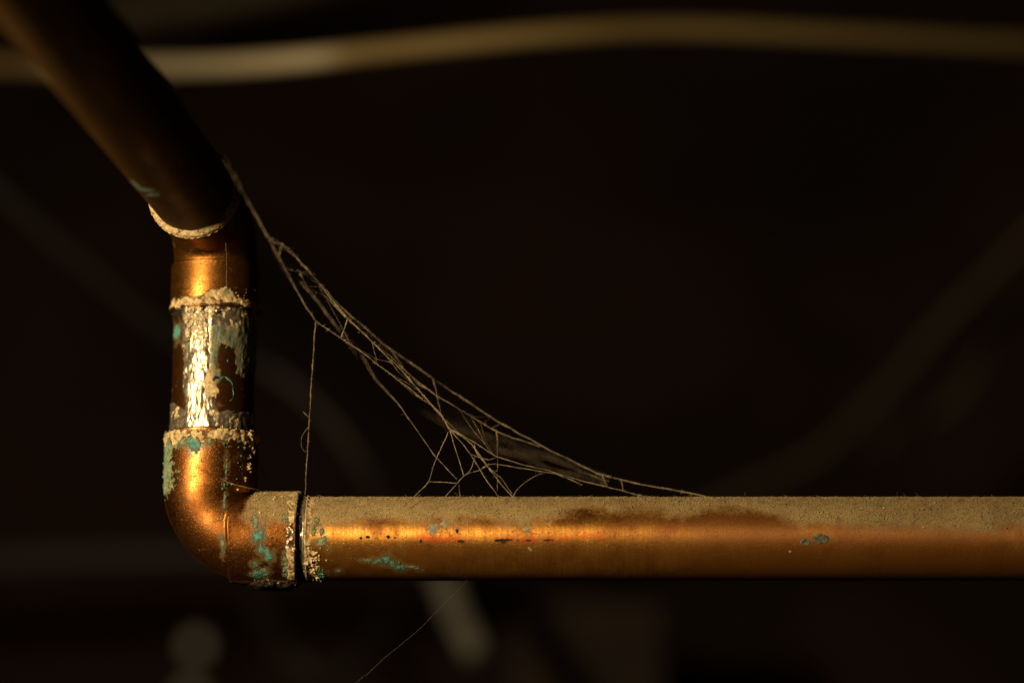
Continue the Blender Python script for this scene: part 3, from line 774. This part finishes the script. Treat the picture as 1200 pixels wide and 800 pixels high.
STR = [
    # main threads, top left to node and on to the pipe
    ([(262, 186, -62), (272, 199, -58), (291, 236, -46), (312, 274, -36), (325, 296, -30), (348, 341, -20), (370, 377, -14), (400, 396, -10), (424, 412, -7), (488, 462, -2), (514, 481, 0), (526.5, 502, 0)], 1.25),
    ([(264, 190, -58), (291, 237, -40), (314, 276, -30), (340, 292, -24), (374, 332, -16), (407, 373, -12), (430, 394, -9), (469, 432, -4), (482, 446, -3), (495, 462, -2), (516, 484, 0), (527, 503, 0)], 1.5),
    ([(318, 280, -28), (344, 298, 4), (400, 360, 14), (452, 405, 18), (488, 430, 18), (507, 443, 18), (584, 494, 16), (633, 521, 14), (700, 555, 12), (740, 565, 12), (800, 576, 10), (832, 582.5, 8)], 1.15),
    ([(407, 374, -8), (452, 412, 8), (492.5, 450, 10), (518, 467, 10), (577.5, 503, 12), (599, 512, 12), (633, 523, 13)], 1.0),
    ([(527, 502, 0), (535, 506.5, 0), (554, 517, 0), (582, 535, 1), (620, 546, 2), (643.5, 552, 3), (684, 564, 4), (728, 574, 5), (750, 580.5, 6), (774, 582.5, 7)], 0.95),
    ([(565, 548, 0), (573, 543, 0), (599, 546, 1), (637, 553, 2), (650, 554, 2), (668, 562, 3), (682, 568, 3)], 0.8),
    ([(643, 553, 3), (630, 556, 3), (616, 564, 2), (605, 573, 2), (601, 583, 3)], 0.9),
    # fan from the node down to the dusty pipe
    ([(525, 506, 0), (523, 512, 0), (511.6, 536, 0), (502.5, 564, 0)], 0.9),
    ([(502.5, 564, 0), (484, 583.5, 0), (474, 592, -3)], 0.85),
    ([(502.5, 564, 0), (536, 566, 0)], 0.8),
    ([(527, 504, 0), (534, 526, 0), (543.5, 557.5, 0)], 0.85),
    ([(543.5, 557.5, 0), (536, 566, 0), (520, 584, 2)], 0.75),
    ([(543.5, 557.5, 0), (549, 553, 0), (554, 547, 0), (556, 536, 0)], 0.75),
    ([(543.5, 557.5, 0), (552, 552, 1), (563, 551, 1), (573, 543, 1)], 0.6),
    ([(528, 504, 0), (540, 517, 0), (552, 532, 0), (565, 555, 0), (586, 584, 1)], 0.95),
    ([(530, 504, 0), (545, 512, 1), (556, 524, 1), (575, 551, 1), (586, 566, 2), (602, 583, 3)], 1.35),
    ([(556, 520, 1), (557, 530, 1), (575, 550, 1), (588, 560, 2), (600, 578, 3)], 0.9),
    ([(552, 532, 0), (560, 535, 0), (575, 540, 0), (582, 535, 1)], 0.7),
    ([(538, 567, 0), (539.5, 583, 1)], 0.6),
    # rungs
    ([(507, 443, 18), (511, 458, 8), (514, 474, 0)], 1.0), ([(513, 466, 10), (516, 482, 0)], 0.8),
    ([(577, 501, 12), (587, 496, 16)], 1.0), ([(582, 506, 12), (583, 520, 10), (583, 536, 2)], 1.05), ([(583, 536, 2), (583, 574, 4)], 0.6),
    ([(400, 395, -10), (404, 384, -10), (407, 374, -12)], 1.0), ([(321, 290, -30), (331, 291, -27), (341, 293, -24)], 1.1),
    ([(331, 285, -28), (327, 300, -28)], 0.9), ([(348, 316, -22), (360, 322, -20), (372, 332, -17)], 0.9), ([(352, 320, -22), (362, 340, -18), (380, 345, -14), (404, 371, -12)], 0.9),
    ([(352, 330, 30), (372, 352, 32), (398, 388, 34)], 0.9), ([(430, 394, -8), (440, 402, -4), (448, 407, 6)], 0.8),
    ([(706, 558, 12), (712, 570, 8)], 0.9), ([(728, 562, 12), (730, 574, 6)], 0.8),
    # thin slack thread
    ([(424, 416, 40), (440, 444, 30), (468, 474, 8), (509.5, 534, 3), (535, 561, 1)], 0.7),
    # hanging thread and its curl
    ([(370, 377, -14), (368.3, 396, -13), (365.5, 440, -9), (362.5, 486, -5), (359.5, 540, 1), (357.4, 579, 6)], 0.95),
    ([(362, 500, -4), (356, 505, -4), (352.5, 514, -3), (353, 524, -3), (358.5, 530, -2)], 0.45),
    ([(355, 482, -5), (359, 485, -5), (362, 489, -5)], 0.45),
    # stray threads on the elbow
    ([(264.5, 284, -7), (265.3, 312, -8), (265, 344, -10)], 0.3),
    ([(302, 535, 20), (306, 548, 20), (311, 562, 14)], 0.7), ([(258, 560, -6), (268, 566, -8), (285, 570, -9), (300, 573, -6), (320, 577, 0)], 0.55),
    ([(262, 184, -62), (272, 206, -40), (277, 226, -22)], 0.3),
]
WEB_MAIN = len(STR)
for k in range(5):                                # slack blurred bundle hanging behind
    j = rng.normal(size=(8, 2)) * np.array([1.5, 6.5])
    base = [(400, 388, 20), (426, 420, 60), (441, 446, 78), (475, 471, 84), (531, 494, 84), (590, 519, 76), (641, 541, 60), (712, 563, 30)]
    STR.append(([(b[0] + jj[0], b[1] + jj[1] * (0.3 if i in (0, 7) else 1), b[2] + rng.normal() * 8) for i, (b, jj) in enumerate(zip(base, j))], 0.34))
# finer tangle between the main threads
for k in range(46):
    A_ = STR[rng.integers(0, 4)][0]; B_ = STR[rng.integers(0, 5)][0]
    def along(L, f):
        L = np.array(L, float); x = L[0, 0] + (L[-1, 0] - L[0, 0]) * f
        o_ = np.argsort(L[:, 0])
        return np.array([x, np.interp(x, L[o_, 0], L[o_, 1]), np.interp(x, L[o_, 0], L[o_, 2])])
    f = 0.06 + 0.8 * rng.random()
    p = along(A_, f); q_ = along(B_, 0.5)
    Lb = np.array(B_, float); x2 = p[0] + (6 + 50 * rng.random() ** 1.5)
    if not (Lb[:, 0].min() < x2 < Lb[:, 0].max()): continue
    q_ = along(B_, (x2 - Lb[0, 0]) / (Lb[-1, 0] - Lb[0, 0]))
    mid = 0.5 * (p + q_) + np.array([rng.normal() * 1.5, 1.0 + abs(rng.normal()) * 1.5, rng.normal()])
    STR.append(([tuple(p), tuple(mid), tuple(q_)], 0.22 + 0.3 * rng.random()))
web_pts = []
for i, (pts, r) in enumerate(STR):
    r = r * 0.62
    V, F, C, rr = strand_mesh(pts, r, i * 1.37 + 2, thin_from=0.62 if i < 2 else 0.0)
    link_mesh('strand', V, F, M_WEB, web)
    web_pts.append((C, rr))
# fine fuzz and caught lint on the threads
Cc = np.concatenate([c for c, r in web_pts]); Rr = np.concatenate([r for c, r in web_pts])
idx = rng.integers(0, len(Cc), 16000)
grains('lint', Cc[idx] + rng.normal(size=(len(idx), 3)) * Rr[idx][:, None] * 1.2, Rr[idx] * (0.18 + 0.75 * rng.random(len(idx)) ** 2.5), M_WEB, web, 'specks of lint caught on the threads')
def hairs(name, pts, dirs, length, radius, parent, label):
    n = len(pts)
    d = dirs / np.linalg.norm(dirs, axis=1)[:, None]
    a = np.cross(d, rng.normal(size=(n, 3))); a /= np.linalg.norm(a, axis=1)[:, None]; b = np.cross(d, a)
    bend = rng.normal(size=(n, 3)) * 0.35
    V = np.zeros((n, 7, 3))
    for k in range(3):
        q = 2 * math.pi * k / 3
        off = (math.cos(q) * a + math.sin(q) * b) * radius[:, None]
        V[:, k] = pts + off
        V[:, 3 + k] = pts + (d * 0.55 + bend * 0.3) * length[:, None] + off * 0.8
    V[:, 6] = pts + (d + bend * 0.9) * length[:, None]
    T3 = np.array([[0, 1, 4], [0, 4, 3], [1, 2, 5], [1, 5, 4], [2, 0, 3], [2, 3, 5], [3, 4, 6], [4, 5, 6], [5, 3, 6]])
    F = (T3[None] + 7 * np.arange(n)[:, None, None]).reshape(-1, 3)
    o = link_mesh(name, V.reshape(-1, 3), F, M_WEB, parent)
    o['kind'] = 'stuff'; o['label'] = label
    return o
nh = 1600
idx = rng.integers(0, len(Cc), nh)
hairs('fuzz', Cc[idx], rng.normal(size=(nh, 3)), (0.8 + 1.8 * rng.exponential(size=nh).clip(0, 3)) * PX, np.full(nh, 0.08 * PX), web, 'fine fuzz standing off the threads')
Vd, Nd, dd, xd = level_data                       # lint fibres lying in the dust
wgt = (dd > 0.6) * (xd < 1250) * (Nd[:, 1] < 0.5)
nh = 700
idx = rng.choice(len(Vd), nh, p=wgt / wgt.sum())
dr = rng.normal(size=(nh, 3)) * np.array([1.6, 1, 1]); dr -= Nd[idx] * ((dr * Nd[idx]).sum(1) - 0.25)[:, None]
hairs('lint', Vd[idx] + Nd[idx] * 0.5 * PX, dr, (3 + 7 * rng.random(nh) ** 2) * PX, np.full(nh, 0.28 * PX), level_part, 'short lint fibres caught in the dust')
V, F, C, rr = strand_mesh([(549, 679, 3), (520, 708, -2), (490, 738, -6), (455, 767, -10), (400, 815, -16)], 0.16, 77.0)
th = link_mesh('spider_thread', V, F, plain_material('thin_silk', (0.12, 0.09, 0.05), (0.18, 0.13, 0.07), 900, 0.9))
tag(th, 'single fine spider thread trailing below the level pipe', 'thread')

# ------------------------------------------------------------------ blurred things behind
def cable(name, pts, radius_mm, mat, label, category, group=None, cap=True):
    """pts: (px, py, depth m)"""
    P3 = np.array([cam_point(*p) for p in pts])
    # Catmull-Rom
    Q = np.vstack([2 * P3[0] - P3[1], P3, 2 * P3[-1] - P3[-2]])
    out = []
    for i in range(1, len(Q) - 2):
        for f in np.linspace(0, 1, 14, endpoint=(i == len(Q) - 3)):
            p0, p1, p2, p3 = Q[i - 1], Q[i], Q[i + 1], Q[i + 2]
            out.append(0.5 * (2 * p1 + (p2 - p0) * f + (2 * p0 - 5 * p1 + 4 * p2 - p3) * f * f + (3 * p1 - p0 - 3 * p2 + p3) * f ** 3))
    C = np.array(out); n = len(C)
    t = np.gradient(C, axis=0); t /= np.linalg.norm(t, axis=1)[:, None]
    ref = FWD if abs(t[0] @ FWD) < 0.9 else RIGHT
    a = np.cross(t, ref); a /= np.linalg.norm(a, axis=1)[:, None]; b = np.cross(t, a)
    r = np.full(n, radius_mm * MM)
    r[0] *= 0.55; r[-1] *= 0.55
    r = r * (1 + 0.03 * fbm(C, 60, 2, 3))
    m = 14; ang = np.arange(m) * 2 * math.pi / m
    V = C[:, None] + (np.cos(ang)[None, :, None] * a[:, None] + np.sin(ang)[None, :, None] * b[:, None]) * r[:, None, None]
    V = np.vstack([V.reshape(-1, 3), C[:1] - t[:1] * radius_mm * MM * 0.3, C[-1:] + t[-1:] * radius_mm * MM * 0.3])
    F = grid_quads(n, m, True)
    k = np.arange(m); k2 = (k + 1) % m
    caps = np.vstack([np.stack([np.full(m, n * m), k2, k, k], -1)[:, :3].repeat(1, 0), np.stack([np.full(m, n * m + 1), (n - 1) * m + k, (n - 1) * m + k2], -1)])
    me = bpy.data.meshes.new(name)
    me.from_pydata(V.tolist(), [], F.tolist() + caps.tolist()); me.update()
    me.polygons.foreach_set('use_smooth', [True] * len(me.polygons))
    me.materials.append(mat)
    o = bpy.data.objects.new(name, me); COL.objects.link(o)
    if label: tag(o, label, category, group)
    return o
m_, nt_, b_ = new_mat('cream_and_brown_sheath'); g_ = G(nt_)
sx = nt_.nodes.new('ShaderNodeSeparateXYZ'); nt_.links.new(g_.coord(), sx.inputs[0])
span = g_.math('MULTIPLY', g_.ramp(sx.outputs[0], -0.225, -0.190), g_.ramp(sx.outputs[0], -0.062, -0.080))
g_.put(b_.inputs['Base Color'], g_.mix(span, (0.28, 0.19, 0.065), (0.47, 0.375, 0.215)))
b_.inputs['Roughness'].default_value = 0.55
M_CREAM = m_
M_GREYC = plain_material('grey_cable_sheath', (0.016, 0.012, 0.006), (0.023, 0.017, 0.009), 60, 0.6)
M_DIMC = plain_material('brown_cable_sheath', (0.062, 0.043, 0.018), (0.082, 0.058, 0.025), 60, 0.7)
M_WOOD = plain_material('dark_joist_timber', (0.012, 0.004, 0.0015), (0.040, 0.014, 0.005), 5, 0.9, 0.002)
M_PALE = plain_material('pale_grey_plastic', (0.20, 0.18, 0.135), (0.25, 0.225, 0.175), 80, 0.5)
M_BOLT = plain_material('pale_painted_bolt', (0.66, 0.62, 0.54), (0.76, 0.72, 0.64), 80, 0.5)
cable('electric_cable', [(-180, 66, 1.34), (0, 76, 1.22), (200, 78, 1.10), (330, 72, 1.05), (480, 56, 1.05), (650, 40, 1.06), (800, 34, 1.09), (1000, 42, 1.13), (1200, 52, 1.18), (1400, 58, 1.24)],
      3.9, M_CREAM, 'cream and brown electric cable running across the top, out of focus', 'cable')
cable('electric_cable', [(-120, 130, 1.20), (0, 226, 1.22), (100, 312, 1.24), (200, 392, 1.26), (300, 425, 1.28), (370, 475, 1.28), (430, 556, 1.28), (480, 680, 1.30)],
      4.0, M_GREYC, 'dim grey cable sagging diagonally behind the short upright pipe', 'cable')
cable('electric_cable', [(800, 610, 1.50), (870, 574, 1.48), (960, 530, 1.46), (1040, 452, 1.44), (1110, 372, 1.42), (1200, 282, 1.40), (1320, 170, 1.38)],
      3.0, M_DIMC, 'dim brown cable rising from the level pipe to the right edge', 'cable')
cable('electric_cable', [(1030, 530, 1.56), (1065, 498, 1.54), (1125, 464, 1.52), (1155, 400, 1.50), (1210, 330, 1.48), (1300, 250, 1.46)],
      5.0, M_DIMC, 'dim brown cable with a kink, rightmost in the background', 'cable')
cable('drain_pipe', [(-200, 662, 1.46), (0, 656, 1.46), (120, 652, 1.46), (260, 650, 1.46), (420, 655, 1.46)],
      9.5, M_GREYC, 'dim grey pipe lying level behind the lower elbow', 'pipe')
cable('electric_cable', [(80, 30, 1.50), (180, 10, 1.50), (250, 2, 1.50), (330, -14, 1.50), (430, -40, 1.50)],
      9.0, M_DIMC, 'dim brown cable cutting the top edge above the cream cable', 'cable')
cable('cable_tail', [(440, 640, 1.72), (492, 650, 1.40), (518, 676, 1.31), (534, 715, 1.29), (552, 752, 1.27), (560, 766, 1.265)],
      6.8, M_PALE, 'pale blurred cable tail hanging below the level pipe', 'cable')
cable('electric_cable', [(290, 690, 1.46), (318, 735, 1.44), (345, 772, 1.42), (385, 792, 1.42), (425, 768, 1.43), (460, 720, 1.46)],
      6.0, M_GREYC, 'dim grey cable looped in a small sag near the bottom edge', 'cable')
def knob(px, py, depth, r_mm, label):
    c = cam_point(px, py, depth)
    e = empty('wall_bolt', c, label, 'bolt', 'round bolts below the lower elbow')
    prof = [(0.0, -0.62), (0.5, -0.56), (0.82, -0.38), (1.0, 0.0), (1.0, 0.25), (0.9, 0.34), (0.0, 0.34)]
    m = 24; ang = np.arange(m) * 2 * math.pi / m
    V = np.array([[c[0] + r * r_mm * MM * math.cos(q), c[1] + d * r_mm * MM, c[2] + r * r_mm * MM * math.sin(q)] for (r, d) in prof for q in ang])
    link_mesh('bolt_head', V, grid_quads(len(prof), m, True), M_BOLT, e)
    prof = [(0.45, 0.30), (0.45, 22.0), (0.0, 22.0)]
    V = np.array([[c[0] + r * r_mm * MM * math.cos(q), c[1] + d * r_mm * MM * 1.0, c[2] + r * r_mm * MM * math.sin(q)] for (r, d) in prof for q in ang])
    link_mesh('shank', V, grid_quads(len(prof), m, True), M_WOOD, e)
knob(230, 756, 1.70, 7.5, 'round pale bolt head blurred below the lower elbow')
knob(224, 812, 1.68, 7.0, 'round pale bolt head cut by the bottom edge')

def box(name, lo, hi, mat, parent=None):
    x0, y0, z0 = lo; x1, y1, z1 = hi
    V = np.array([[x0, y0, z0], [x1, y0, z0], [x1, y1, z0], [x0, y1, z0], [x0, y0, z1], [x1, y0, z1], [x1, y1, z1], [x0, y1, z1]])
    F = np.array([[0, 3, 2, 1], [4, 5, 6, 7], [0, 1, 5, 4], [1, 2, 6, 5], [2, 3, 7, 6], [3, 0, 4, 7]])
    return link_mesh(name, V, F, mat, parent, smooth=False)
p0 = cam_point(600, 705, 1.46); p1 = cam_point(775, 790, 1.46)
M_BLOCK = plain_material('brown_wood_block', (0.025, 0.013, 0.005), (0.04, 0.022, 0.009), 30, 0.85, 0.001)
o = box('wood_block', (p0[0], p0[1], p1[2] - 0.02), (p1[0], p0[1] + 0.42, p0[2]), M_BLOCK)
tag(o, 'dim brown wood block below the level pipe', 'wood block')
wall = box('wall', (-1.6, 1.86, 0.4), (1.6, 1.96, 2.6), M_WOOD)
wall['kind'] = 'structure'
